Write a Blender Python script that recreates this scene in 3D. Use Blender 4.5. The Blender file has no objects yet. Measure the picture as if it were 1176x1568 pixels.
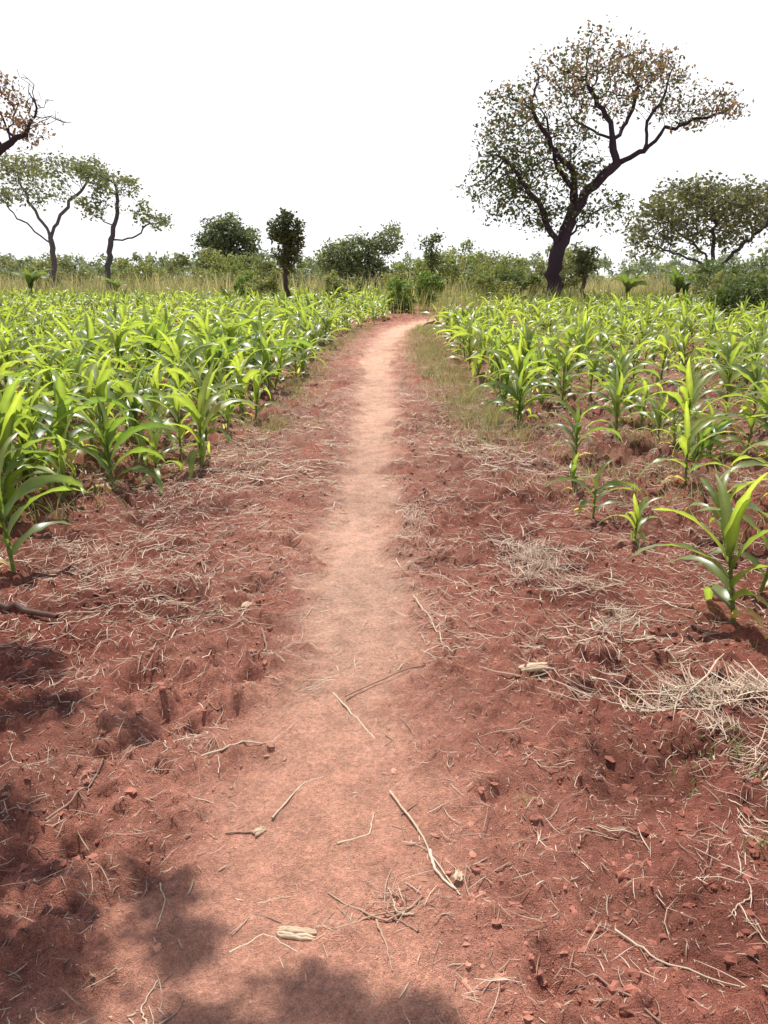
import bpy, math, random
import numpy as np
from mathutils import Vector, Matrix, Quaternion

rng = np.random.default_rng(7)
random.seed(7)
scene = bpy.context.scene
scene.view_settings.view_transform = 'Standard'
scene.view_settings.look = 'None'
scene.view_settings.exposure = 0
COL = scene.collection

# ------------------------------------------------------------ noise helpers
_T = [np.random.default_rng(100+i).random((256, 256)) for i in range(6)]
def vn(x, y, k=0):
    x = np.asarray(x, float); y = np.asarray(y, float)
    xi = np.floor(x).astype(int); yi = np.floor(y).astype(int)
    fx = x-xi; fy = y-yi
    fx = fx*fx*(3-2*fx); fy = fy*fy*(3-2*fy)
    T = _T[k % 6]
    a = T[xi & 255, yi & 255]; b = T[(xi+1) & 255, yi & 255]
    c = T[xi & 255, (yi+1) & 255]; d = T[(xi+1) & 255, (yi+1) & 255]
    return (a*(1-fx)+b*fx)*(1-fy)+(c*(1-fx)+d*fx)*fy
def fbm(x, y, s, o=3, k=0):
    r = 0; a = 1; t = 0
    c, sn = math.cos(.6), math.sin(.6)
    x, y = x*c-y*sn, x*sn+y*c
    for i in range(o):
        r = r+a*vn(x*s+13.7*i, y*s+5.1*i, k+i); t += a; a *= .5; s *= 2.07
        x, y = x*c-y*sn, x*sn+y*c
    return r/t
def sst(a, b, x):
    t = np.clip((x-a)/(b-a), 0, 1); return t*t*(3-2*t)

# ------------------------------------------------------------ layout functions
PY = [-5, 1.3, 1.65, 2.2, 3.1, 5, 7, 11.3, 16, 20, 24, 27, 30, 34, 40, 60]
PX = [-.6, -.30, -.26, -.16, -.12, -.16, -.13, -.1, -.15, 0, .3, .75, 1.6, 3.2, 6, 14]
def pcx(y): return np.interp(y, PY, PX)
def phw(y): return np.interp(y, [0, 2, 3, 5, 7, 12, 16, 27], [.46, .37, .29, .23, .22, .26, .34, .45])
def pmask(x, y):
    d = np.abs(x-pcx(y))/phw(y)
    d = d+(fbm(x, y, 4.0, 4, 2)-.5)*1.5
    return 1-sst(.35, 1.6, d)
def edgeL(y): return np.interp(y, [0, 4, 5, 7, 11, 16, 22, 27, 34], [-2.5, -2.1, -1.95, -1.6, -1.35, -1.3, -1.1, -.5, 1.5])
def edgeR(y): return np.interp(y, [0, 3, 5, 7, 11, 16, 22, 27, 34], [2.0, 1.8, 1.6, 1.5, 1.35, 1.3, 1.35, 1.9, 4.6])
def height(x, y):
    x = np.asarray(x, float); y = np.asarray(y, float)
    p = pmask(x, y)
    infield = np.maximum(sst(-.3, .5, edgeL(y)-x), sst(-.3, .5, x-edgeR(y)))
    rough = (1-.9*p)*(.35+1.2*fbm(x, y, 1.1, 2, 5))
    h = (fbm(x, y, 1.6, 2, 0)-.5)*.08*(1-.5*p)
    h = h+(fbm(x, y, 6, 3, 1)-.5)*.085*rough*(1+infield*.9)
    c = fbm(x, y, 19, 3, 3)
    h = h+np.clip(c-.5, 0, 1)*.115*rough*(1+.8*infield)
    c2 = fbm(x, y, 42, 2, 2)
    h = h+np.clip(c2-.5, 0, 1)*.036*rough
    pit = fbm(x, y, 4.3, 2, 4)
    h = h-np.clip(pit-.62, 0, 1)*.32*rough
    h = h+(fbm(x, y, 13, 3, 4)-.5)*.014
    h = h-.03*p
    return h

# ------------------------------------------------------------ mesh builder
class MB:
    def __init__(s): s.V=[]; s.F=[]; s.C=[]; s.M=[]; s.n=0
    def add(s, v, f, c, m=0):
        v = np.asarray(v, float).reshape(-1, 3); f = np.asarray(f, int).reshape(-1, 4)
        c = np.asarray(c, float)
        if c.ndim == 1: c = np.tile(c[:3], (len(v), 1))
        s.V.append(v); s.F.append(f+s.n); s.C.append(c[:, :3]); s.M.append(np.full(len(f), m)); s.n += len(v)
    def mesh(s, name, mats, smooth=True):
        V = np.concatenate(s.V); F = np.concatenate(s.F); C = np.concatenate(s.C); M = np.concatenate(s.M)
        me = bpy.data.meshes.new(name)
        me.vertices.add(len(V)); me.vertices.foreach_set('co', V.astype('f').ravel())
        me.loops.add(len(F)*4); me.loops.foreach_set('vertex_index', F.astype('i').ravel())
        me.polygons.add(len(F)); me.polygons.foreach_set('loop_start', (np.arange(len(F))*4).astype('i'))
        try: me.polygons.foreach_set('loop_total', np.full(len(F), 4, 'i'))
        except Exception: pass
        me.polygons.foreach_set('material_index', M.astype('i'))
        me.polygons.foreach_set('use_smooth', np.full(len(F), smooth))
        a = me.attributes.new('Col', 'FLOAT_COLOR', 'POINT')
        a.data.foreach_set('color', np.concatenate([C, np.ones((len(C), 1))], 1).astype('f').ravel())
        for m in mats: me.materials.append(m)
        me.update(calc_edges=True); me.validate()
        return me
    def obj(s, name, mats, smooth=True, parent=None):
        o = bpy.data.objects.new(name, s.mesh(name, mats, smooth)); COL.objects.link(o)
        if parent: o.parent = parent
        return o

# ------------------------------------------------------------ materials
def newmat(name):
    m = bpy.data.materials.new(name); m.use_nodes = True
    nt = m.node_tree; nt.nodes.clear()
    return m, nt, nt.nodes, nt.links
def leafmat(name, rough=.45, trans=.4, tcol=(1.5, 1.7, .6), spec=.5, nscale=20.):
    m, nt, N, L = newmat(name)
    o = N.new('ShaderNodeOutputMaterial'); a = N.new('ShaderNodeAttribute'); a.attribute_name = 'Col'
    tc = N.new('ShaderNodeTexCoord'); nz = N.new('ShaderNodeTexNoise'); nz.inputs['Scale'].default_value = nscale
    L.new(tc.outputs['Object'], nz.inputs['Vector'])
    mr = N.new('ShaderNodeMapRange'); mr.inputs['To Min'].default_value = .7; mr.inputs['To Max'].default_value = 1.3
    L.new(nz.outputs['Fac'], mr.inputs['Value'])
    mul = N.new('ShaderNodeVectorMath'); mul.operation = 'SCALE'
    L.new(a.outputs['Color'], mul.inputs[0]); L.new(mr.outputs['Result'], mul.inputs['Scale'])
    p = N.new('ShaderNodeBsdfPrincipled'); p.inputs['Roughness'].default_value = rough
    p.inputs['Specular IOR Level'].default_value = spec
    L.new(mul.outputs[0], p.inputs['Base Color'])
    if trans > 0:
        t = N.new('ShaderNodeBsdfTranslucent'); mt = N.new('ShaderNodeVectorMath'); mt.operation = 'MULTIPLY'
        mt.inputs[1].default_value = tcol
        L.new(mul.outputs[0], mt.inputs[0]); L.new(mt.outputs[0], t.inputs['Color'])
        mx = N.new('ShaderNodeMixShader'); mx.inputs[0].default_value = trans
        L.new(p.outputs[0], mx.inputs[1]); L.new(t.outputs[0], mx.inputs[2]); L.new(mx.outputs[0], o.inputs[0])
    else: L.new(p.outputs[0], o.inputs[0])
    return m
M_MAIZE = leafmat('maize_leaf', .38, .47, (2.9, 2.75, 1.15), 1.0, 12)
M_LEAF = leafmat('tree_leaf', .5, .35, (1.8, 1.8, .8), .4, 3)
M_GRASS = leafmat('grass_blade', .6, .35, (1.4, 1.4, .9), .3, 8)
M_STRAW = leafmat('straw', .65, .1, (1, 1, .9), .3, 40)
M_BARK = leafmat('bark', .9, 0, spec=.2, nscale=8)
M_CLOD = leafmat('clod', .95, 0, spec=.1, nscale=60)

def groundmat():
    m, nt, N, L = newmat('red_soil')
    o = N.new('ShaderNodeOutputMaterial'); a = N.new('ShaderNodeAttribute'); a.attribute_name = 'Col'
    tc = N.new('ShaderNodeTexCoord')
    def noise(sc, det, ro=.6):
        n = N.new('ShaderNodeTexNoise'); n.inputs['Scale'].default_value = sc; n.inputs['Detail'].default_value = det
        n.inputs['Roughness'].default_value = ro; L.new(tc.outputs['Object'], n.inputs['Vector']); return n
    n1 = noise(9, 4, .7); n2 = noise(60, 4, .8); n3 = noise(260, 2, .7)
    def rng_(n, a0, b0, c0, d0):
        r = N.new('ShaderNodeMapRange'); r.inputs['From Min'].default_value = a0; r.inputs['From Max'].default_value = b0
        r.inputs['To Min'].default_value = c0; r.inputs['To Max'].default_value = d0
        L.new(n.outputs['Fac'], r.inputs['Value']); return r
    r1 = rng_(n1, .3, .7, .78, 1.22); r2 = rng_(n2, .3, .7, .65, 1.35); r3 = rng_(n3, .3, .7, .72, 1.28)
    m1 = N.new('ShaderNodeMath'); m1.operation = 'MULTIPLY'; L.new(r1.outputs[0], m1.inputs[0]); L.new(r2.outputs[0], m1.inputs[1])
    m2 = N.new('ShaderNodeMath'); m2.operation = 'MULTIPLY'; L.new(m1.outputs[0], m2.inputs[0]); L.new(r3.outputs[0], m2.inputs[1])
    s = N.new('ShaderNodeVectorMath'); s.operation = 'SCALE'; L.new(a.outputs['Color'], s.inputs[0]); L.new(m2.outputs[0], s.inputs['Scale'])
    p = N.new('ShaderNodeBsdfPrincipled'); p.inputs['Roughness'].default_value = .95; p.inputs['Specular IOR Level'].default_value = .1
    L.new(s.outputs[0], p.inputs['Base Color'])
    ad = N.new('ShaderNodeMath'); ad.operation = 'ADD'; L.new(n2.outputs['Fac'], ad.inputs[0]); L.new(n3.outputs['Fac'], ad.inputs[1])
    b = N.new('ShaderNodeBump'); b.inputs['Strength'].default_value = .9; b.inputs['Distance'].default_value = .018
    L.new(ad.outputs[0], b.inputs['Height']); L.new(b.outputs[0], p.inputs['Normal'])
    L.new(p.outputs[0], o.inputs[0])
    return m
M_SOIL = groundmat()

# ------------------------------------------------------------ ground
def soilcol(x, y):
    p = pmask(x, y)[:, None]
    n = fbm(x, y, 1.3, 4, 1)[:, None]; n2 = fbm(x, y, 9, 3, 4)[:, None]
    base = np.array([.29, .090, .060])*(1-n)+np.array([.43, .165, .115])*n
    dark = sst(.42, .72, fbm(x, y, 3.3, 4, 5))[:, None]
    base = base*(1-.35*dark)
    near = (1-sst(.1, .9, np.abs(x-pcx(y)+.08)-phw(y)))[:, None]*.75
    near = near*(.3+1.1*n)
    base = base*(1-near)+np.array([.58, .25, .17])*near
    wide = (sst(4, 9, y)*(1-sst(40, 50, y)))[:, None]*sst(.38, .62, n2)*.5
    base = base*(1-wide)+np.array([.46, .31, .22])*wide
    ny_ = sst(1.6, 4.2, y)[:, None]
    pc = (np.array([.66, .32, .215])*(1-ny_)+np.array([.78, .46, .32])*ny_)*(.74+.5*n)
    c = base*(1-p)+pc*p
    far = sst(38, 60, y+3*n[:, 0])[:, None]
    fc = np.array([.20, .19, .06])*(1-n)+np.array([.30, .25, .12])*n
    c = c*(1-far)+fc*far
    return c
def axis(segs):
    out = [segs[0][0]]
    for a, b, s0, s1 in segs:
        x = a
        while x < b-1e-6:
            t = (x-a)/(b-a); x = min(b, x+s0*(s1/s0)**t); out.append(x)
    return np.array(out)
xp = axis([(0, 2.6, .012, .019), (2.6, 8, .03, .2), (8, 60, .25, 6), (60, 2500, 10, 500)])
xs = np.concatenate([-xp[:0:-1], xp])
ys = axis([(-40, 0, 6, .4), (0, 1.2, .2, .03), (1.2, 5, .010, .022), (5, 14, .03, .11), (14, 60, .15, 1.0), (60, 2600, 3, 500)])
X, Y = np.meshgrid(xs, ys)
x = X.ravel(); y = Y.ravel()
z = height(x, y)
nx = len(xs); ny = len(ys)
i = np.arange(nx-1)[None, :]+nx*np.arange(ny-1)[:, None]; i = i.ravel()
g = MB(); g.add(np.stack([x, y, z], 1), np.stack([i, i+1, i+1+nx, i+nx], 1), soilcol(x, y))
g.obj('ground', [M_SOIL])
# dirt footpath sheet following the trodden line
yy = axis([(.4, 5, .014, .022), (5, 14, .03, .1), (14, 45, .15, .5)])
uu = np.linspace(-1, 1, 41)
YY, UU = np.meshgrid(yy, uu, indexing='ij')
edge = .62+.16*(vn(YY*3, UU*0+np.sign(UU)*7, 3)-.5)*2
XX = pcx(YY)+UU*phw(YY)*edge
x = XX.ravel(); y = YY.ravel(); z = height(x, y)+.004-.014*sst(.6, 1., np.abs(UU.ravel()))
nu = len(uu); i = (np.arange(nu-1)[None, :]+nu*np.arange(len(yy)-1)[:, None]).ravel()
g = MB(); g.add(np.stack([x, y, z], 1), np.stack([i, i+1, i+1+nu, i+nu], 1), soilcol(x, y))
g.obj('dirt_footpath', [M_SOIL])

# ------------------------------------------------------------ clods
def clods(n, xf, yf, rf, name):
    mb = MB()
    pts = {}; P = []; F = []
    def idx(v):
        k = tuple(np.round(v, 4))
        if k not in pts: pts[k] = len(P); P.append(v/np.linalg.norm(v))
        return pts[k]
    for ax in range(3):
        for sg in (-1, 1):
            for a in range(2):
                for b in range(2):
                    qd = []
                    for (da, db) in ((0, 0), (1, 0), (1, 1), (0, 1)):
                        v = np.zeros(3); v[ax] = sg; v[(ax+1) % 3] = (a+da)-1; v[(ax+2) % 3] = (b+db)-1
                        qd.append(idx(v))
                    if sg < 0: qd = qd[::-1]
                    F.append(qd)
    P = np.array(P); F = np.array(F); m = len(P)
    r = rf(n); x = xf(n); y = yf(n)
    keep = (rng.random(n) > pmask(x, y)*.9) & (fbm(x, y, 2.6, 3, 1) > .33+.2*rng.random(n))
    x = x[keep]; y = y[keep]; r = r[keep]; n = len(x)
    V = P[None]*(1+.6*(rng.random((n, m, 1))-.5)*1.6)
    sc = np.stack([r*(.6+.9*rng.random(n)), r*(.6+.9*rng.random(n)), r*(.3+.35*rng.random(n))], 1)
    V = V*sc[:, None]
    V[:, :, 0] += x[:, None]; V[:, :, 1] += y[:, None]; V[:, :, 2] += (height(x, y)+r*.02)[:, None]
    c = soilcol(x, y)*(.65+.4*rng.random((n, 1)))
    c = np.repeat(c, m, 0)
    FF = (F[None]+(np.arange(n)*m)[:, None, None]).reshape(-1, 4)
    mb.add(V.reshape(-1, 3), FF, c)
    return mb.obj(name, [M_CLOD], smooth=False)
clods(26000, lambda n: rng.normal(0, .8, n)+np.where(rng.random(n) < .6, 1.1, -1.1), lambda n: 1.2+rng.random(n)**1.5*8,
      lambda n: .002+.014*rng.random(n)**7, 'soil_clods')

# ------------------------------------------------------------ straw litter
def ribbons(mb, x, y, yaw, ln, w, bend, lift, col, segs=3, m=0):
    n = len(x); K = segs+1
    t = np.linspace(-.5, .5, K)[None]
    ang = yaw[:, None]+bend[:, None]*t*1.0
    dx = np.cos(ang)*ln[:, None]/segs; dy = np.sin(ang)*ln[:, None]/segs
    px = x[:, None]+np.cumsum(dx, 1)-dx.sum(1, keepdims=True)/2; py = y[:, None]+np.cumsum(dy, 1)-dy.sum(1, keepdims=True)/2
    hz = height(px.ravel(), py.ravel()).reshape(n, K)
    mean = hz.max(1, keepdims=True)*.6+hz*.4
    pz = mean+.002+lift[:, None]*(t+.5+.2)
    tw = (1-.6*np.abs(t*2)**3)
    sx = -np.sin(ang)*w[:, None]*tw*.5; sy = np.cos(ang)*w[:, None]*tw*.5
    V = np.zeros((n, K, 3, 3))
    for k, s in enumerate((-1, 0, 1)):
        V[:, :, k, 0] = px+sx*s; V[:, :, k, 1] = py+sy*s; V[:, :, k, 2] = pz+(w[:, None]*.45 if s == 0 else 0)
    f = []
    for a in range(segs):
        for b in range(2):
            f.append([a*3+b, a*3+b+1, (a+1)*3+b+1, (a+1)*3+b][::-1])
    f = np.array(f)
    F = (f[None]+(np.arange(n)*K*3)[:, None, None]).reshape(-1, 4)
    mb.add(V.reshape(-1, 3), F, np.repeat(col, K*3, 0), m)
def strawcol(n):
    a = rng.random((n, 1))**1.2
    c = np.array([.78, .64, .47])*(1-a)+np.array([.38, .22, .15])*a
    return c*(.6+.55*rng.random((n, 1)))
mb = MB()
def scatter(n, xr, yr, lmin, lmax, wmin, wmax, pk, liftm=.01, ypow=1., clump=0., bend=.4):
    x = rng.uniform(xr[0], xr[1], n); y = yr[0]+(yr[1]-yr[0])*rng.random(n)**ypow
    k = rng.random(n) > pmask(x, y)*pk
    if clump > 0: k &= fbm(x, y, 2.2, 3, 4) > clump-.14*rng.random(n)
    x = x[k]; y = y[k]; n = len(x)
    ribbons(mb, x, y, rng.uniform(0, 6.28, n), lmin+(lmax-lmin)*rng.random(n)**2.5, wmin+(wmax-wmin)*rng.random(n)**2,
            rng.normal(0, bend, n), rng.random(n)**3*liftm, strawcol(n))
scatter(26000, (-2.2, 2.4), (1.1, 6), .005, .035, .001, .0034, .62, .005, 1.1)
scatter(6500, (-2.6, 2.8), (1.2, 7), .03, .11, .0013, .0036, .80, .010, 1.1, .48)
scatter(1000, (-1.6, 1.8), (1.3, 6), .05, .18, .0015, .0035, .6, .008, 1.2, 0, .8)
scatter(25000, (-2.8, 3.4), (3, 12), .02, .14, .0018, .006, .92, .015, 1.2, .47)
scatter(19000, (-5, 6), (6, 26), .04, .22, .004, .012, .97, .03, 1.3, .47)
mb.obj('straw_litter', [M_STRAW])

def pile(name, cx, cy, rx, ry, n, lmax=.3, hgt=.05, wid=.004):
    mb = MB()
    k = max(4, n//28); ccx = rng.normal(0, rx, k); ccy = rng.normal(0, ry, k); cya = rng.uniform(0, 3.14, k)
    ix = rng.integers(k, size=n)
    x = cx+ccx[ix]+rng.normal(0, rx*.4, n); y = cy+ccy[ix]+rng.normal(0, ry*.4, n)
    d = np.exp(-(((x-cx)/rx)**2+((y-cy)/ry)**2)/3)
    yaw = cya[ix]+rng.normal(0, .6, n)
    ribbons(mb, x, y, yaw, .015+lmax*rng.random(n)**2.4, .0012+wid*rng.random(n)**2, rng.normal(0, .4, n), d*hgt*rng.random(n)*1.5, strawcol(n)*1.1, 4)
    return mb.obj(name, [M_STRAW])
pile('dry_grass_pile', 1.30, 2.72, .24, .06, 700, .28, .04, .006)
pile('dry_grass_pile', 1.32, 2.35, .12, .2, 520, .15, .03)
pile('dry_grass_pile', .92, 4.2, .16, .28, 850, .17, .05, .005)
pile('dry_grass_pile', 1.1, 3.4, .10, .14, 220, .13, .03)
pile('dry_grass_pile', .22, 4.9, .08, .38, 420, .12, .03)
pile('dry_grass_pile', -1.75, 4.4, .3, .25, 600, .16, .03)
pile('dry_grass_pile', -.22, 3.0, .07, .12, 80, .13, .008, .003)
pile('dry_grass_pile', -.66, 2.45, .10, .05, 60, .10, .006, .003)
pile('dry_grass_pile', -1.3, 6.2, .3, .8, 700, .2, .03)
pile('dry_grass_pile', -.03, 1.72, .08, .04, 55, .12, .010, .002)
pile('dry_grass_pile', .85, 6.5, .25, .9, 700, .2, .03)
pile('dry_grass_pile', -1.15, 3.1, .2, .25, 150, .12, .015, .003)
pile('dry_grass_pile', -1.2, 2.1, .2, .35, 150, .10, .012, .002)
pile('dry_grass_pile', 1.3, 1.75, .2, .2, 200, .12, .015, .003)

# sticks, stalks, husks
def tube(mb, pts, rad, col, sides=6, m=0):
    pts = np.asarray(pts, float); rad = np.asarray(rad, float); n = len(pts)
    T = np.gradient(pts, axis=0); T /= np.linalg.norm(T, axis=1, keepdims=True)+1e-9
    ref = np.array([0, 0, 1.]) if abs(T[0][2]) < .8 else np.array([0, 1., 0])
    if n > 2 and np.any(np.abs(T@ref) > .97): ref = np.array([.6, .75, .2])
    A = np.cross(T, ref); A /= np.linalg.norm(A, axis=1, keepdims=True)+1e-9
    B = np.cross(T, A)
    th = np.arange(sides)/sides*2*np.pi
    V = pts[:, None]+rad[:, None, None]*(np.cos(th)[None, :, None]*A[:, None]+np.sin(th)[None, :, None]*B[:, None])
    f = []
    for a in range(n-1):
        for b in range(sides):
            f.append([a*sides+b, a*sides+(b+1) % sides, (a+1)*sides+(b+1) % sides, (a+1)*sides+b])
    mb.add(V.reshape(-1, 3), f, col, m)
def stick(name, P, r, col):
    mb = MB(); P = np.array(P, float)
    t = np.linspace(0, len(P)-1, 14); x = np.interp(t, range(len(P)), P[:, 0]); y = np.interp(t, range(len(P)), P[:, 1])
    x += rng.normal(0, .0015, 14); y += rng.normal(0, .0015, 14)
    z = height(x, y); z = np.maximum(z, z.mean())+r*.8
    tube(mb, np.stack([x, y, z], 1), np.full(14, r)*np.linspace(1, .55, 14)*(1+.2*rng.random(14)), col, 6)
    return mb.obj(name, [M_STRAW])
SC = (.66, .52, .36); SD = (.38, .23, .16)
stick('dry_stick', [(.02, 2.18), (.10, 2.0), (.14, 1.87), (.20, 1.72)], .0035, SC)
stick('dry_stick', [(.13, 1.90), (.14, 1.82), (.19, 1.74)], .005, (.7, .6, .46))
stick('dry_stick', [(.15, 3.75), (.22, 3.45), (.27, 3.12)], .004, SC)
stick('dry_stick', [(.17, 3.6), (.25, 3.4), (.33, 3.3)], .003, SD)
stick('dry_stick', [(-.15, 2.75), (.1, 2.98), (.3, 3.05)], .003, SD)
stick('dry_stick', [(-.2, 2.8), (-.07, 2.55), (-.03, 2.47)], .004, SC)
stick('dry_stick', [(-.62, 2.35), (-.48, 2.44), (-.38, 2.42)], .0035, SC)
stick('dry_stick', [(.1, 1.72), (.0, 1.66), (-.1, 1.72), (-.15, 1.76)], .0035, (.5, .34, .23))
stick('dry_stick', [(-.02, 1.66), (.0, 1.6), (.02, 1.5)], .003, (.5, .34, .23))
stick('dry_stick', [(-.12, 1.62), (-.03, 1.68), (.05, 1.7)], .003, (.5, .34, .23))
stick('dry_stick', [(-.34, 2.05), (-.26, 2.22), (-.2, 2.25)], .0035, SC)
stick('dry_stick', [(.58, 1.62), (.66, 1.52), (.9, 1.42)], .003, SC)
stick('dry_stick', [(-1.3, 3.35), (-.95, 3.55), (-.8, 3.5)], .004, (.3, .18, .12))
stick('dry_stick', [(.72, 1.2), (.5, 1.45), (.42, 1.5)], .003, SD)
stick('dry_stick', [(-.55, 3.3), (-.5, 3.1), (-.52, 3.0)], .006, (.3, .17, .12))
stick('dry_stick', [(-1.0, 2.0), (-.93, 2.15), (-.9, 2.25)], .004, SD)
for k in range(90):
    bx = rng.uniform(-1.5, 1.8); by = 1.35+4.5*rng.random()**1.3; a_ = rng.uniform(0, 6.28); l_ = rng.uniform(.05, .2); b_ = rng.normal(0, .5)
    stick('dry_stick', [(bx, by), (bx+l_*math.cos(a_)*.5+.01, by+l_*math.sin(a_)*.5), (bx+l_*math.cos(a_+b_), by+l_*math.sin(a_+b_))], rng.uniform(.0013, .0034), SC if rng.random() < .5 else SD)
stick('fallen_branch', [(-2.0, 3.55), (-1.7, 3.45), (-1.5, 3.38)], .018, (.13, .07, .05))
def husk(name, x, y, yaw, L, r):
    mb = MB(); n = 9; t = np.linspace(0, 1, n)
    px = (t-.5)*L; prof = r*np.array([.35, .8, 1, 1.05, 1, .9, .75, .6, .4])
    for k in range(5):
        off = (k-2)*r*.45
        pts = np.stack([px+rng.normal(0, .002, n), off+rng.normal(0, .0015, n)+off*.4*t, r*.7+rng.normal(0, .001, n)-abs(off)*.35], 1)
        tube(mb, pts, prof*.45*(1+.2*rng.random(n)), np.array([.66, .48, .32])*(.75+.4*rng.random()), 6)
    o = mb.obj(name, [M_STRAW]); o.location = (x, y, float(height(np.array([x]), np.array([y]))[0])+.004); o.rotation_euler = (0, 0, yaw)
husk('maize_stalk_piece', -.22, 1.62, -.1, .10, .012)
husk('maize_stalk_piece', .60, 2.9, .25, .12, .018)
husk('maize_stalk_piece', -.69, 3.72, 1.4, .09, .016)
husk('maize_stalk_piece', -.37, 2.0, .8, .04, .010)
husk('maize_stalk_piece', .2, 1.78, 1.2, .035, .009)

# ------------------------------------------------------------ maize
def maize_leaf(mb, base, yaw, L, W, a0, a1, r, col, K=9):
    t = np.linspace(0, 1, K)
    ang = a0+(a1-a0)*t**1.35
    yw = yaw+r.normal(0, .45)*t**1.5
    ds = L/(K-1)
    dr = np.cos(ang)*ds; dz = np.sin(ang)*ds
    cx = np.cumsum(dr*np.cos(yw))-dr[0]*math.cos(yaw); cy = np.cumsum(dr*np.sin(yw))-dr[0]*math.sin(yaw); cz = np.cumsum(dz)-dz[0]
    P = np.stack([cx, cy, cz], 1)+np.array(base)
    T = np.stack([np.cos(ang)*np.cos(yw), np.cos(ang)*np.sin(yw), np.sin(ang)], 1)
    S = np.stack([-np.sin(yw), np.cos(yw), 0*yw], 1)
    Nn = np.cross(T, S)*-1
    Nn = np.where(Nn[:, 2:3] < 0, -Nn, Nn)
    tw = r.normal(0, .8)*t
    S2 = S*np.cos(tw)[:, None]+Nn*np.sin(tw)[:, None]
    w = W*.5*np.minimum(1, .45+2.2*t)*(1-t**2.2)+.001
    ph = r.uniform(0, 6.28); wav = .28*np.sin(t*19+ph)
    V = np.zeros((K, 3, 3))
    V[:, 1] = P
    V[:, 0] = P-S2*w[:, None]+Nn*(w*(.5*(1-t)+.1+wav))[:, None]
    V[:, 2] = P+S2*w[:, None]+Nn*(w*(.5*(1-t)+.1-wav))[:, None]
    f = []
    for a in range(K-1):
        for b in range(2): f.append([a*3+b, a*3+b+1, (a+1)*3+b+1, (a+1)*3+b])
    C = np.zeros((K, 3, 3)); C[:] = col
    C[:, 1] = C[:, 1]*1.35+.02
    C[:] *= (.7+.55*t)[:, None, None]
    mb.add(V.reshape(-1, 3), f, C.reshape(-1, 3))
def maize_mesh(seed, nl=9, K=10):
    r = np.random.default_rng(seed); mb = MB()
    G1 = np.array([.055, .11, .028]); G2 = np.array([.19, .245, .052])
    tone = r.uniform(-.3, .5)
    H = .46
    lean = r.normal(0, .06, 2)
    zz = np.linspace(0, H, 6)
    tube(mb, np.stack([lean[0]*zz, lean[1]*zz, zz-.03], 1), np.linspace(.014, .009, 6), np.array([.13, .17, .05]), 6)
    y0 = r.uniform(0, 6.28)
    for k in range(nl):
        f = k/(nl-1)
        z = .06+(H-.06)*f**.9
        yaw = y0+math.pi*(k % 2)+r.normal(0, .5)
        L = (.34+.38*math.sin(math.pi*min(1, .15+.62*f)))*r.uniform(.75, 1.15)
        if f > .85: L *= .85
        a0 = math.radians(50+36*f+r.normal(0, 8)); a1 = math.radians(-80+100*f**1.5+r.normal(0, 25))
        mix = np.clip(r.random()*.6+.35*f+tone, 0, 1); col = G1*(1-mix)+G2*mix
        if k == 0 and r.random() < .7: col = np.array([.34, .27, .12]); L *= .7
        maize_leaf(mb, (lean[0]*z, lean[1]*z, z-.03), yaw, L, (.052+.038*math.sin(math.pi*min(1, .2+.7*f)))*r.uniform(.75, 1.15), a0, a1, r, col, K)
    return mb.mesh('maize_plant_mesh', [M_MAIZE])
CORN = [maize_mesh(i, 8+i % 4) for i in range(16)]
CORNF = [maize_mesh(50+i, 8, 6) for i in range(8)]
field = bpy.data.objects.new('maize_field', None); COL.objects.link(field)
def put(me, x, y, s, name, parent=None, wide=1.):
    o = bpy.data.objects.new(name, me); COL.objects.link(o)
    o.location = (x, y, float(height(np.array([x]), np.array([y]))[0])-.01)
    o.rotation_euler = (rng.normal(0, .08), rng.normal(0, .08), rng.uniform(0, 6.28)); o.scale = (s*wide, s*wide, s)
    if parent: o.parent = parent
    return o
edgepl = [(-2.05, 5.85, .95), (-2.0, 4.05, .9), (-1.55, 6.6, 1.0), (-2.55, 6.1, 1.2), (-1.75, 7.7, .95), (-2.75, 5.3, 1.15), (-2.5, 5.0, .85), (-1.45, 8.9, .8),
          (-2.2, 7.0, 1.15), (-2.0, 8.4, 1.05), (-2.9, 6.4, 1.2), (-1.85, 6.3, .6), (-2.35, 6.6, 1.15), (-2.7, 7.2, 1.25), (-2.3, 5.5, .75), (-2.45, 5.7, 1.0), (-3.1, 6.0, 1.2),
          (1.40, 5.1, .5), (1.52, 4.6, .42), (1.7, 6.9, .7), (1.60, 3.35, .85), (1.85, 3.1, 1.0), (1.9, 3.75, .85), (2.1, 4.6, .62), (2.55, 8.7, .95), (1.5, 8.6, .5),
          (1.4, 9.9, .95), (1.75, 10.3, .8), (2.15, 9.6, 1.0), (2.3, 5.9, .8), (2.75, 5.2, .95), (2.25, 7.6, .8), (2.6, 6.6, .7), (1.45, 5.9, .45), (2.9, 7.6, 1.0)]
for k, (x, y, s) in enumerate(edgepl):
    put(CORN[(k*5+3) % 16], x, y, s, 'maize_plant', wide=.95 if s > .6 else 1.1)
cnt = 0
yv = 3.4
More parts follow.
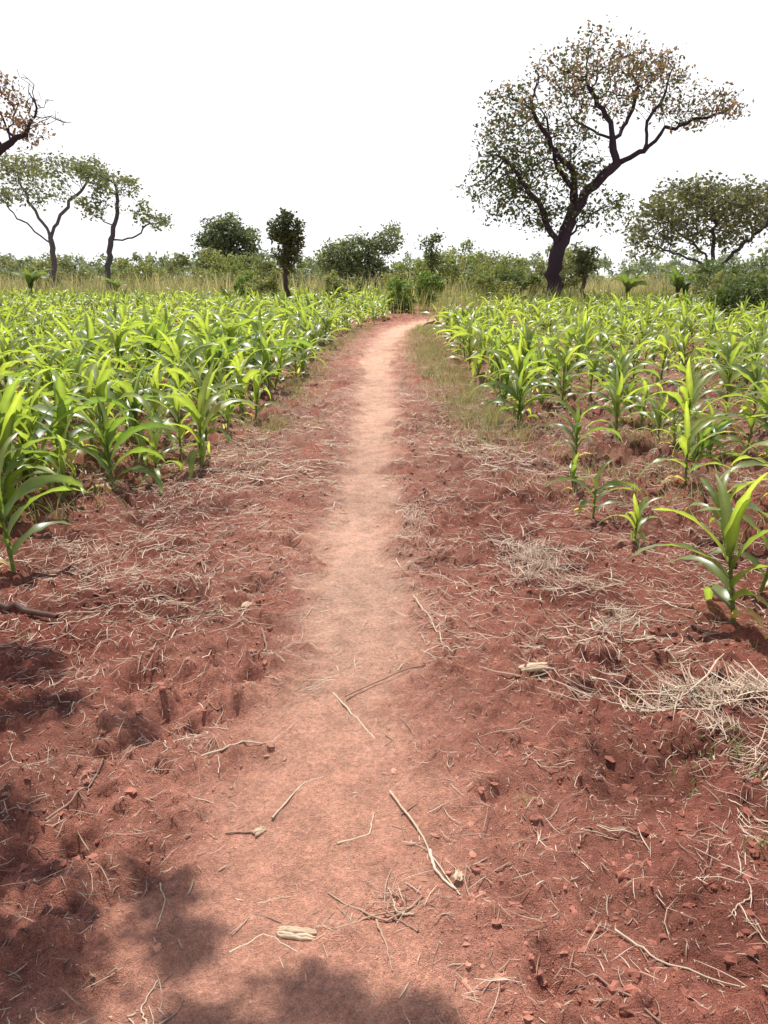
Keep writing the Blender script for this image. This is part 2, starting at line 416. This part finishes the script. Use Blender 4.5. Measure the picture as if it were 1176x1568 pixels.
while yv < 52:
    lim = .54*yv+3
    for side in (-1, 1):
        e = float(edgeL(yv)) if side < 0 else float(edgeR(yv))
        st = .40 if yv < 20 else .55
        xv = e+side*.2
        if side > 0 and yv < 8: xv += 1.1
        if side < 0 and yv < 6.5: xv -= .7
        while abs(xv) < lim:
            px = xv+rng.normal(0, .14); py = yv+rng.normal(0, .14); xv += side*st
            v_ = float(vn(px*.5, py*.5, 1))
            sparse = (.08 if side < 0 else .18)+(.6 if v_ > .74 else .3*max(0, v_-.45))
            if side > 0 and yv < 20 and px < 5.5: sparse = .52
            if side > 0 and 40 < yv: sparse = .6
            if rng.random() < sparse: continue
            if (px > 0 and px < edgeR(py)) or (px < 0 and px > edgeL(py)) : continue
            if abs(px-pcx(py)) < .8: continue
            s = rng.uniform(.66, 1.24)*(1.03 if side < 0 else .96)
            s *= .76+.46*float(vn(px*.35, py*.35, 2))
            far = yv > 18
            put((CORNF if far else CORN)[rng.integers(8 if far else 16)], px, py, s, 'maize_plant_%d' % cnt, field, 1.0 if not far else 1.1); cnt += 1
    yv += .5 if yv < 14 else (.6 if yv < 26 else .85)
print('maize', cnt)

# ------------------------------------------------------------ blades (grass)
def blades(mb, x, y, h, w, col, lean=.5, m=0):
    n = len(x); K = 4; t = np.linspace(0, 1, K)[None]
    yaw = rng.uniform(0, 6.28, n); ln = lean*h*(.3+rng.random(n))
    bx = x[:, None]+np.cos(yaw)[:, None]*ln[:, None]*t**1.8; by = y[:, None]+np.sin(yaw)[:, None]*ln[:, None]*t**1.8
    z0 = height(x, y)-.01
    bz = z0[:, None]+h[:, None]*(t-.25*(ln/h)[:, None]*t**2)
    ya = rng.uniform(0, 6.28, n); ww = w[:, None]*.5*(1-t**1.5)+.0005
    V = np.zeros((n, K, 2, 3))
    for k, s in enumerate((-1, 1)):
        V[:, :, k, 0] = bx+s*np.cos(ya)[:, None]*ww; V[:, :, k, 1] = by+s*np.sin(ya)[:, None]*ww; V[:, :, k, 2] = bz
    f = np.array([[a*2, a*2+1, a*2+3, a*2+2] for a in range(K-1)])
    F = (f[None]+(np.arange(n)*K*2)[:, None, None]).reshape(-1, 4)
    mb.add(V.reshape(-1, 3), F, np.repeat(col, K*2, 0), m)
def mixc(n, a, b, lo=.7, hi=1.25):
    r = rng.random((n, 1)); return (np.array(a)*(1-r)+np.array(b)*r)*(lo+(hi-lo)*rng.random((n, 1)))
mb = MB()
def tufts(nt, xf, y0, y1, per, h0, h1, ca, cb, spread=.07, w=.006, lean=.7):
    for _ in range(nt):
        ty = y0+(y1-y0)*rng.random(); tx = xf(ty)
        n = int(per*rng.uniform(.4, 1.3)); sc = rng.uniform(.5, 1.1); k = rng.random()
        x = tx+rng.normal(0, spread, n); y = ty+rng.normal(0, spread, n)
        c0 = np.array(ca)*(1-k)+np.array(cb)*k
        blades(mb, x, y, rng.uniform(h0, h1, n)*sc, rng.uniform(.4, 1, n)*w, mixc(n, c0, cb), lean)
GR = (.15, .20, .06); GY = (.42, .37, .20); GD = (.56, .46, .33)
tufts(150, lambda t: edgeR(t)-rng.random()*.65, 7.5, 26, 45, .08, .34, GR, GY, .1, .008)
tufts(220, lambda t: edgeR(t)-.1-rng.random()*.8, 7, 26, 30, .04, .16, GY, GD, .13, .008, 1.1)
tufts(60, lambda t: edgeR(t)+rng.random()*2.5, 6, 18, 35, .06, .22, GR, GY, .12, .007, .9)
tufts(70, lambda t: edgeL(t)+rng.random()*.35, 8, 26, 35, .06, .22, GR, GY, .1, .008)
tufts(120, lambda t: edgeL(t)+rng.random()*.5, 6, 26, 26, .03, .12, GY, GD, .13, .008, 1.1)
tufts(60, lambda t: 1.0+rng.random()*1.0, 5, 12, 30, .04, .14, GY, GD, .08, .005)
tufts(14, lambda t: 1.0+rng.normal(0, .3), 2.0, 5, 16, .03, .08, GR, GY, .04, .004)
tufts(10, lambda t: -.95+rng.normal(0, .25), 5, 9, 25, .04, .12, GR, GY, .06, .005)
tufts(12, lambda t: -1.4+rng.normal(0, .4), 1.6, 4.5, 12, .02, .07, GR, GY, .04, .004)
tufts(14, lambda t: 1.15+rng.normal(0, .12), 1.8, 2.8, 14, .03, .09, (.12, .2, .05), (.2, .28, .08), .03, .007)
tufts(700, lambda t: (edgeR(t)+rng.random()*(.4*t)) if rng.random() < .5 else (edgeL(t)-rng.random()*(.4*t)), 4.5, 26, 22, .05, .25, (.12, .18, .05), GY, .12, .008)
mb.obj('verge_grass', [M_GRASS])
mb = MB()
n = 34000; x = rng.uniform(-62, 62, n); y = 50+rng.random(n)*34
k = (fbm(x, y, .12, 3, 1) > .40) & ~((x > -1) & (x < 30) & (rng.random(n) < .3)); x = x[k]; y = y[k]; n = len(x)
blades(mb, x, y, rng.uniform(.9, 2.3, n), rng.uniform(.03, .08, n), mixc(n, (.62, .52, .32), (.38, .36, .18)), .35)
mb.obj('tall_dry_grass', [M_GRASS])
mb = MB()
n = 14000; x = rng.uniform(-24, 30, n); y = 34+rng.random(n)*18
k = (fbm(x, y, .3, 3, 2) > .45) & (np.abs(x-pcx(y)) > .6) & ((x > pcx(y)-3) | (y > 44)); x = x[k]; y = y[k]; n = len(x)
blades(mb, x, y, rng.uniform(.4, 1.5, n), rng.uniform(.015, .04, n), mixc(n, (.22, .27, .09), (.46, .42, .20)), .4)
mb.obj('field_margin_grass', [M_GRASS])

# ------------------------------------------------------------ leaves & trees
def leaves(mb, P, size, col, m=0, flat=0.):
    n = len(P)
    d = rng.normal(0, 1, (n, 3)); d[:, 2] *= (1-flat)*.8; d[:, 2] -= .15; d /= np.linalg.norm(d, axis=1, keepdims=True)
    u = rng.normal(0, 1, (n, 3)); u[:, 2] *= (1-flat); s = np.cross(d, u+np.array([0, 0, .001])); s /= np.linalg.norm(s, axis=1, keepdims=True)+1e-9
    L = size*rng.uniform(.6, 1.25, n); W = L*rng.uniform(.4, .65, n)
    nn = np.cross(d, s)
    V = np.zeros((n, 4, 3))
    V[:, 0] = P; V[:, 2] = P+d*L[:, None]
    mid = P+d*(L*.45)[:, None]+nn*(L*.08)[:, None]
    V[:, 1] = mid+s*(W*.5)[:, None]; V[:, 3] = mid-s*(W*.5)[:, None]
    F = np.arange(n*4).reshape(-1, 4)
    mb.add(V.reshape(-1, 3), F, np.repeat(col, 4, 0), m)
def in_ells(ells, n, shell=0.):
    vol = np.array([e[3]*e[4]*e[5]*(e[6] if len(e) > 6 else 1) for e in ells]); vol = vol/vol.sum()
    ix = rng.choice(len(ells), n, p=vol)
    E = np.array([e[:6] for e in ells])[ix]
    d = rng.normal(0, 1, (n, 3)); d /= np.linalg.norm(d, axis=1, keepdims=True)
    r = (shell+(1-shell)*rng.random(n))**(1/3.)
    return E[:, :3]+d*r[:, None]*E[:, 3:6]
def tree(name, guides, ells, natt, step, Rb, r0, lsize, lper, lsig, ca, cb, bark=(.06, .045, .04), kill=None, ctop=None, gap=.0, leafr=None, infl=99, flat=0., pw=1.25, gfreq=.9, gtop=0., extra=None):
    """guides: list of polylines (x,y,z); first = trunk"""
    kill = kill or step*1.6
    nodes = []; par = []
    for gi, gl in enumerate(guides):
        gl = [np.array(p, float) for p in gl]
        if gi == 0: nodes.append(gl[0]); par.append(-1); cur = 0
        else:
            A = np.array(nodes); cur = int(np.argmin(((A-gl[0])**2).sum(1)))
        prev = nodes[cur]
        for p in gl[1:]:
            d = p-prev; k = max(1, int(round(np.linalg.norm(d)/step)))
            for j in range(1, k+1):
                q = prev+d*j/k+rng.normal(0, step*.18, 3)*(0 if gi == 0 and len(nodes) < 2 else 1)
                nodes.append(q); par.append(cur); cur = len(nodes)-1
            prev = p
    att = in_ells(ells, natt)
    A = np.array(nodes); D = ((att[:, None]-A[None])**2).sum(2); ni = D.argmin(1); nd = D.min(1)
    for it in range(90):
        if len(att) == 0: break
        ok = nd < infl**2
        if not ok.any(): break
        dv = att-A[ni]; dv /= np.linalg.norm(dv, axis=1, keepdims=True)+1e-9
        S = np.zeros((len(A), 3)); np.add.at(S, ni[ok], dv[ok])
        ids = np.unique(ni[ok])
        dirs = S[ids]; dirs = dirs/(np.linalg.norm(dirs, axis=1, keepdims=True)+1e-9)+rng.normal(0, .34, dirs.shape)
        dirs /= np.linalg.norm(dirs, axis=1, keepdims=True)+1e-9
        new = A[ids]+dirs*step
        base = len(A); A = np.concatenate([A, new]); par.extend([int(q) for q in ids])
        D = ((att[:, None]-new[None])**2).sum(2); mi = D.argmin(1); md = D.min(1)
        up = md < nd; ni = np.where(up, mi+base, ni); nd = np.where(up, md, nd)
        k = nd > kill**2; att = att[k]; ni = ni[k]; nd = nd[k]
        if len(A) > 9000: break
    n = len(A); par = np.array(par)
    ch = [[] for _ in range(n)]
    for c in range(1, n): ch[par[c]].append(c)
    e = 2.3; R = np.zeros(n)
    for c in range(n-1, -1, -1):
        R[c] = 1. if not ch[c] else sum(R[q]**e for q in ch[c])**(1/e)
    Rr = r0+(Rb-r0)*((R-1)/(R[0]-1))**pw
    Rr[0] *= 1.35
    mb = MB(); bark = np.array(bark)
    starts = [(0, None)]
    while starts:
        s, p = starts.pop()
        chain = [s] if p is None else [p, s]
        c = s
        while ch[c]:
            m = max(ch[c], key=lambda q: R[q])
            for q in ch[c]:
                if q != m: starts.append((q, c))
            chain.append(m); c = m
        if len(chain) < 2: continue
        rr = Rr[chain].copy()
        if p is not None: rr[0] = min(rr[0], rr[1]*1.25)
        tube(mb, A[chain], rr, bark*rng.uniform(.85, 1.15), 8 if rr.max() > .08 else 4, 0)
    fine = np.where(R < (leafr or 2.2))[0]
    if gap > 0:
        q = A[fine]; v = vn(q[:, 0]*gfreq+q[:, 2]*gfreq*.55+50, q[:, 1]*gfreq+q[:, 2]*gfreq*.8+50, 2)
        zt = (q[:, 2]-q[:, 2].min())/(np.ptp(q[:, 2])+.01); fine = fine[v > gap+gtop*zt]
    per = rng.poisson(lper, len(fine))
    P = np.repeat(A[fine], per, 0); P = P+rng.normal(0, lsig, P.shape)*np.array([1, 1, .75])
    if extra is not None: P = np.concatenate([P, in_ells(ells[:extra[0]], extra[1])])
    nl = len(P); tone = vn(P[:, 0]*1.2+P[:, 2]+70, P[:, 1]*1.2+70-P[:, 2]*.6, 4)[:, None]
    mixr = np.clip(tone*.8+rng.random((nl, 1))*.4, 0, 1)
    col = np.array(ca)*(1-mixr)+np.array(cb)*mixr
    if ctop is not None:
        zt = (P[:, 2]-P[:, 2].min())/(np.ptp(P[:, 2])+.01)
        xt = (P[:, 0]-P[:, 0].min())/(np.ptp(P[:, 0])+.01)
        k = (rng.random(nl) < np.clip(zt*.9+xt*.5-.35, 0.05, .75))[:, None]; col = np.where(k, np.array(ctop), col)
    col *= rng.uniform(.7, 1.3, (nl, 1))
    leaves(mb, P, lsize, col, 1, flat)
    o = mb.obj(name, [M_BARK, M_LEAF])
    print(name, n, nl)
    return o

ty = 45
tree('savanna_tree',
     [[(9.2, ty, -.1), (9.25, ty, 2.4), (9.75, ty, 4.3), (10.7, ty-.3, 6.0), (12.0, ty-.5, 7.1), (11.6, ty-.2, 9.1), (10.4, ty+.3, 11.0)],
      [(12.0, ty-.5, 7.1), (13.2, ty-1, 7.7), (14.2, ty-1.2, 8.7), (15.9, ty-1, 9.3), (17.3, ty-.6, 9.6)],
      [(11.7, ty-.3, 8.4), (10.8, ty+.5, 8.9), (9.9, ty+1, 9.5)],
      [(9.3, ty, 2.9), (8.4, ty-.6, 4.8), (7.3, ty-1, 6.1), (5.9, ty-1.2, 7.5)],
      [(9.75, ty, 4.3), (10.0, ty+.8, 6.0), (9.2, ty+1.2, 7.4), (8.6, ty+1.3, 9.2)],
      [(9.5, ty, 3.4), (11.0, ty+1, 4.5), (12.2, ty+1.5, 5.4)],
      [(10.2, ty-.2, 5.2), (9.6, ty-.9, 6.8), (8.2, ty-1.2, 8.2), (7.4, ty-1.2, 9.6)],
      [(13.2, ty-1, 7.7), (13.4, ty-.6, 9.2), (14.4, ty, 10.6)],
      [(11.9, ty-.4, 8.0), (12.8, ty+.6, 9.6), (13.2, ty+1, 11.0)]],
     [(11.0, ty, 11.4, 3.9, 3.0, 1.9), (7.3, ty, 8.9, 2.7, 2.8, 2.5), (6.0, ty-.5, 6.2, 2.0, 2.2, 1.7, 1.7), (9.3, ty+.5, 7.0, 2.6, 2.6, 2.4, 1.4),
      (15.9, ty-.6, 9.8, 2.6, 2.0, 1.0), (12.3, ty+1, 5.2, 1.2, 1.4, 1.1, 1.8), (9.0, ty, 4.7, 2.4, 1.8, .9, 1.5), (13.9, ty+.3, 11.4, 1.9, 2.0, 1.3)],
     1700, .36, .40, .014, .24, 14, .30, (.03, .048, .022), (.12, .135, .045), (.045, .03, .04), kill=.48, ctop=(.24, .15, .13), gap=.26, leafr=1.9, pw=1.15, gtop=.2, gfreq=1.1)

a = 60
tree('umbrella_thorn_tree',
     [[(-24, a, -.1), (-23.8, a, 2.5), (-23.7, a, 4.3), (-24.6, a, 6), (-25.5, a, 8)], [(-23.7, a, 4.2), (-22.6, a, 6), (-21, a+.5, 8)], [(-23.8, a, 3.8), (-25.8, a-.5, 5.6), (-27, a, 7)]],
     [(-23.3, a, 8.9, 4.6, 3.5, .8), (-26.8, a, 7.3, 2, 2, .7), (-20.2, a, 8.2, 1.8, 2, .5), (-24, a, 7.2, 2, 2, .6, .6)],
     900, .4, .2, .012, .28, 12, .30, (.14, .16, .11), (.22, .23, .14), (.14, .11, .12), kill=.6, gap=.38, leafr=2.0, flat=.4, pw=1.4, gfreq=.7)
a = 55
tree('umbrella_thorn_tree',
     [[(-18.3, a, -.1), (-18.2, a, 2.2), (-17.7, a, 4.2), (-17.3, a, 5.6), (-17.2, a, 7.3)], [(-17.8, a, 4.0), (-16.4, a, 4.0), (-15.2, a, 4.9)], [(-17.6, a, 4.6), (-18.6, a, 5.4)]],
     [(-17.3, a, 7.2, 1.7, 1.7, .8), (-14.8, a, 5.0, 1.1, 1.2, .5), (-18.9, a, 6.0, 1, 1.1, .6), (-15.9, a, 5.9, .9, 1, .4), (-18.6, a, 8.0, 1.1, 1, .4)],
     450, .33, .18, .011, .26, 18, .25, (.10, .13, .08), (.20, .21, .10), (.11, .09, .10), kill=.45, gap=.3, leafr=2.2, flat=.4, pw=1.4)
a = 22
tree('savanna_tree',
     [[(-13.5, a, -.1), (-13.3, a, 2.0), (-12.4, a, 3.4), (-11, a, 4.1), (-9.8, a, 4.6), (-9.1, a, 5.0)], [(-13.0, a, 2.6), (-13.5, a, 5), (-13.2, a+1, 7)]],
     [(-9.0, a, 5.35, 1.2, 1.1, .6), (-9.4, a, 6.1, .9, 1, .5), (-12.8, a, 6.8, 2.6, 2.6, 1.4, .3)],
     700, .2, .22, .007, .12, 9, .10, (.12, .09, .07), (.24, .14, .13), (.05, .035, .045), kill=.22, ctop=(.22, .12, .06), gap=.2, leafr=1.9, pw=1.3)
# tree beside the camera that throws the dappled shade
h = 4.6
T = [(-1.55, 2.95, .26, .20, 1.3), (-1.22, 2.62, .10, .07, 3), (-1.38, 2.42, .10, .05, 3), (-1.15, 1.98, .13, .08, 2.4), (-.95, 1.80, .09, .05, 3.5), (-1.3, 1.75, .14, .10, 2), (-1.0, 1.52, .12, .06, 2.6), (-.78, 1.62, .05, .04, 6), (-.80, 1.42, .14, .06, 2.6),
     (-.58, 1.74, .045, .03, 9), (-.50, 1.62, .04, .03, 9), (-.66, 1.84, .03, .025, 9), (-.14, 1.43, .07, .035, 8), (.05, 1.36, .06, .03, 8), (-.40, 1.33, .09, .03, 6), (-1.6, 2.2, .2, .12, 1.3), (-.88, 2.52, .05, .035, 6), (-1.5, 1.5, .25, .2, 1)]
tree('shade_tree',
     [[(-5.2, 5.6, -.1), (-5.1, 5.5, 2.2), (-4.2, 5.1, 3.7), (-3.0, 4.8, 4.4), (-2.1, 4.6, 4.6)], [(-4.8, 5.4, 3.0), (-5.6, 5.8, 4.6), (-5.8, 6.0, 6)], [(-3.0, 4.8, 4.4), (-1.9, 4.1, 4.6), (-1.2, 3.8, 4.6)]],
     [(tx-.136*h, tyy+.511*h, h, rx, ry, .10, wt*1.5) for tx, tyy, rx, ry, wt in T]+[(-3.4, 5.2, 4.9, .8, .8, .4, .35), (-5.4, 5.6, 5.6, 1.5, 1.5, .9, .08)],
     620, .10, .12, .0035, .09, 5, .035, (.05, .07, .02), (.07, .09, .03), (.06, .045, .04), kill=.10, leafr=1.6, pw=1.8, extra=(18, 2600))
a = 40
tree('mango_tree', [[(-4.7, a, -.1), (-4.72, a, 1.6), (-4.7, a, 3.2)]],
     [(-4.65, a, 3.75, .85, .8, .75), (-4.6, a, 2.6, .7, .7, .8), (-4.9, a, 4.0, .6, .6, .5), (-4.35, a, 3.3, .55, .5, .5)],
     260, .2, .11, .01, .2, 26, .13, (.035, .05, .02), (.16, .16, .07), kill=.28, leafr=2.5)
a = 42
tree('mango_tree', [[(10.15, a, -.1), (10.1, a, 1.4), (10.15, a, 2.4)]], [(10.1, a, 2.3, .75, .7, .75), (10.3, a, 2.7, .5, .5, .4)],
     130, .2, .10, .01, .18, 20, .13, (.07, .09, .04), (.16, .16, .07), kill=.3, leafr=2.5)
a = 60
tree('mango_tree', [[(3.4, a, -.1), (3.45, a, 2), (3.4, a, 3.6)]], [(3.3, a, 4.0, .95, .8, .6), (3.6, a, 2.8, .7, .8, .8)],
     140, .25, .12, .012, .26, 14, .2, (.08, .11, .05), (.15, .17, .08), kill=.4, gap=.2)
a = 80  # far acacias: leaf colours lightened and greyed to stand in for haze
tree('acacia_tree', [[(-14.8, a, -.1), (-14.8, a, 2), (-14.6, a, 5)]],
     [(-16.1, a, 5.1, 1.7, 2, 2.0), (-13.7, a, 4.6, 2.0, 2, 1.8), (-15, a, 3, 2.8, 2, 1.8), (-15.0, a, 5.9, 2, 2, 1.3)],
     600, .4, .2, .02, .38, 28, .34, (.09, .12, .075), (.17, .19, .11), kill=.6, leafr=2.8, gap=.14)
a = 85
tree('acacia_tree', [[(-2, a, -.1), (-2, a, 1.5), (-1.5, a, 4)]],
     [(-4.6, a, 3.4, 2.4, 2.5, 1.9), (-1.6, a, 3.8, 2.2, 2, 2.2), (.7, a, 5.2, 1.1, 1.4, 1.8), (-3.0, a, 4.4, 2, 2, 1.2), (-2, a, 1.6, 4.4, 2, 1.4)],
     700, .42, .2, .02, .38, 26, .34, (.12, .15, .09), (.20, .22, .12), kill=.62, leafr=2.6, gap=.14)
a = 55
tree('umbrella_thorn_tree',
     [[(22.1, a, -.1), (22.1, a, 1.6), (21, a, 3), (19.5, a, 4.2)], [(22.1, a, 1.8), (23.3, a, 3.4), (25, a, 5)], [(21.8, a, 2.3), (21.5, a, 4.5), (21.2, a, 6)], [(22.1, a, 1.4), (20.5, a-.5, 2.5), (18.2, a-.5, 3.3)]],
     [(21.2, a, 6.4, 4.6, 4, 1.25), (17.7, a, 5.0, 2.1, 2.5, 1.0), (24.8, a, 5.6, 3.6, 3, 1.5), (17.2, a, 3.6, 1.7, 2, .8, 1.4), (19.5, a, 6.8, 2, 2, .9), (21.5, a, 4.6, 4, 2.6, .8)],
     1100, .42, .26, .014, .30, 21, .34, (.08, .095, .065), (.21, .20, .12), (.08, .06, .075), kill=.6, gap=.28, leafr=2.3, flat=.3, pw=1.4, gfreq=.7)

# bushes
def bush(name, ells, n, size, ca, cb, stems=6):
    mb = MB()
    for _ in range(stems):
        e = ells[rng.integers(len(ells))]
        b = np.array([e[0]+rng.normal(0, e[3]*.2), e[1], 0]); tp = np.array([e[0]+rng.normal(0, e[3]*.4), e[1]+rng.normal(0, e[4]*.3), e[2]+e[5]*.6])
        tt = np.linspace(0, 1, 5)[:, None]; tube(mb, b+(tp-b)*tt+rng.normal(0, .04, (5, 3)), np.linspace(.03, .008, 5)*e[5], (.07, .05, .04), 4, 0)
    nc = max(20, n//45)
    cen = in_ells(ells, nc, .45); tone = rng.random(nc)
    ix = rng.integers(nc, size=n)
    sg = np.mean([min(e[3], e[5]) for e in ells])*.16
    P = cen[ix]+rng.normal(0, sg, (n, 3)); P[:, 2] = np.abs(P[:, 2])
    m = (np.clip(tone[ix]*.7+rng.random(n)*.4, 0, 1))[:, None]
    leaves(mb, P, size, (np.array(ca)*(1-m)+np.array(cb)*m)*rng.uniform(.7, 1.3, (n, 1)), 1)
    return mb.obj(name, [M_BARK, M_LEAF])
G_D = (.08, .105, .05); G_M = (.14, .19, .065); G_Y = (.30, .30, .14); G_B = (.21, .30, .07)
def rb(name, x, y, rx, rz, n, size, ca, cb, k=5):
    ells = [(x+rng.normal(0, rx*.45), y+rng.normal(0, rx*.3), rz*rng.uniform(.5, 1.1), rx*rng.uniform(.35, .7), rx*.6, rz*rng.uniform(.4, .9)) for _ in range(k)]
    return bush(name, ells, n, size, ca, cb)
rb('leafy_shrub', .9, 37, .9, .85, 2600, .15, G_M, G_B)
rb('leafy_shrub', 2.3, 40, 1.0, 1.1, 2800, .15, G_M, G_B)
rb('leafy_shrub', -6.0, 41, .9, 1.2, 2400, .16, G_M, G_Y)
rb('leafy_shrub', -8.0, 46, .9, 1.1, 2200, .16, G_M, G_B)
rb('leafy_shrub', -3.0, 44, 1.3, 1.0, 2400, .16, G_M, G_Y)
rb('leafy_shrub', 12.6, 28, 1.5, .95, 6500, .13, G_D, G_M)
rb('leafy_shrub', 15.5, 36, 1.8, 1.1, 4600, .16, G_D, G_Y)
rb('leafy_shrub', 5.6, 48, 1.2, 1.1, 2400, .18, G_M, G_Y)
rb('leafy_shrub', 8.2, 62, 2.0, 2.0, 3000, .24, G_M, G_Y)
rb('leafy_shrub', 10.5, 50, 1.8, 1.6, 3000, .2, G_D, G_Y)
rb('leafy_shrub', 7.4, 50, 1.2, 1.3, 2200, .2, G_D, G_M)
rb('leafy_shrub', 18.5, 46, 2.2, 1.5, 3600, .2, G_D, G_M)
rb('leafy_shrub', -11, 62, 2.4, 2.1, 3600, .24, G_M, G_Y)
rb('leafy_shrub', -14.5, 70, 2.5, 2.2, 3600, .26, G_D, G_Y)
rb('leafy_shrub', -8.5, 58, 1.8, 1.9, 3000, .24, G_D, G_Y)
rb('leafy_shrub', 1.5, 66, 2.8, 1.9, 3400, .26, G_M, G_Y)
rb('leafy_shrub', 5.5, 72, 3, 2.4, 3600, .28, G_M, G_Y)
rb('leafy_shrub', 9.5, 76, 3, 2.2, 3000, .28, G_D, G_Y)
rb('leafy_shrub', -22, 72, 3, 1.7, 3000, .28, G_M, G_Y)
rb('leafy_shrub', -31, 78, 4, 2.2, 3600, .3, G_D, G_Y)
ells = []
for _ in range(170):
    d = rng.uniform(100, 190); x = rng.uniform(-.62, .62)*d; r = rng.uniform(1.5, 6)
    h = d*rng.uniform(.008, .027)+1.4
    ells.append((x, d, h*.55, r, r*.7, h*.55))
ells += [(17, 92, 3.2, 3.5, 2, 2.2), (21, 95, 2.8, 3.5, 2, 2.2), (24, 100, 3.2, 3, 2, 2.4), (-37, 100, 2.5, 5, 2, 2.2), (-29, 105, 2.2, 5, 2, 2), (33, 95, 2.4, 4, 2, 2.6), (43, 90, 3.8, 5, 2, 3.4), (38, 80, 3.4, 3, 2, 3.0)]
bush('distant_treeline', ells, 85000, .55, (.13, .17, .13), (.24, .26, .17), 0)  # haze painted in: leaf colours made paler and greyer for distance

def banana(x, y, s):
    mb = MB(); r = np.random.default_rng(int(abs(x)*100))
    tube(mb, [(0, 0, -.05), (.02, 0, .5), (0, .02, 1.0)], [.09, .07, .05], (.16, .2, .07), 8)
    for k in range(8):
        maize_leaf(mb, (0, 0, .85+.05*k*.5), k*2.4+r.normal(0, .3), 1.5*r.uniform(.8, 1.1), .36, math.radians(75+r.normal(0, 6)), math.radians(-35+10*k*.6), r, np.array([.13, .19, .05]), 10)
    o = mb.obj('banana_plant', [M_LEAF]); o.location = (x, y, 0); o.scale = (s, s, s)
banana(10.9, 37, .95); banana(13.5, 38, 1.0); banana(-19.2, 45, 1.1); banana(-16.2, 50, .8); banana(14.2, 39, .85)

# ------------------------------------------------------------ light, sky, camera
sdir = Vector((-.12, .45, .88)).normalized()
sun = bpy.data.lights.new('sun', 'SUN'); sun.energy = 5.0; sun.angle = math.radians(.5); sun.color = (1, .97, .92)
so = bpy.data.objects.new('sun', sun); COL.objects.link(so); so.rotation_euler = sdir.to_track_quat('Z', 'Y').to_euler(); so.location = (0, 0, 30)
w = bpy.data.worlds.new('World'); scene.world = w; w.use_nodes = True
nt = w.node_tree; N = nt.nodes; L = nt.links
bg = N['Background']; sky = N.new('ShaderNodeTexSky'); sky.sky_type = 'NISHITA'; sky.sun_disc = False
sky.sun_elevation = math.asin(sdir.z); sky.sun_rotation = math.atan2(sdir.x, sdir.y); sky.dust_density = 1.5; sky.air_density = 1.0; sky.ozone_density = 1
tc = N.new('ShaderNodeTexCoord'); sp = N.new('ShaderNodeSeparateXYZ'); L.new(tc.outputs['Generated'], sp.inputs[0])
mr = N.new('ShaderNodeMapRange'); mr.interpolation_type = 'SMOOTHSTEP'
mr.inputs['From Min'].default_value = .32; mr.inputs['From Max'].default_value = .55; mr.inputs['To Min'].default_value = 1; mr.inputs['To Max'].default_value = 0
L.new(sp.outputs['Z'], mr.inputs['Value'])
mx = N.new('ShaderNodeMix'); mx.data_type = 'RGBA'
L.new(mr.outputs['Result'], mx.inputs[0]); L.new(sky.outputs[0], mx.inputs[6]); mx.inputs[7].default_value = (9.2, 9.3, 9.5, 1)
L.new(mx.outputs[2], bg.inputs['Color']); bg.inputs['Strength'].default_value = .13
cam = bpy.data.cameras.new('camera'); co = bpy.data.objects.new('camera', cam); COL.objects.link(co)
cam.sensor_fit = 'VERTICAL'; cam.sensor_height = 36; cam.lens = 28.03; cam.clip_end = 6000; cam.clip_start = .05
co.location = (0, 0, 1.55); co.rotation_euler = (math.radians(90-16.4), 0, 0)
scene.camera = co
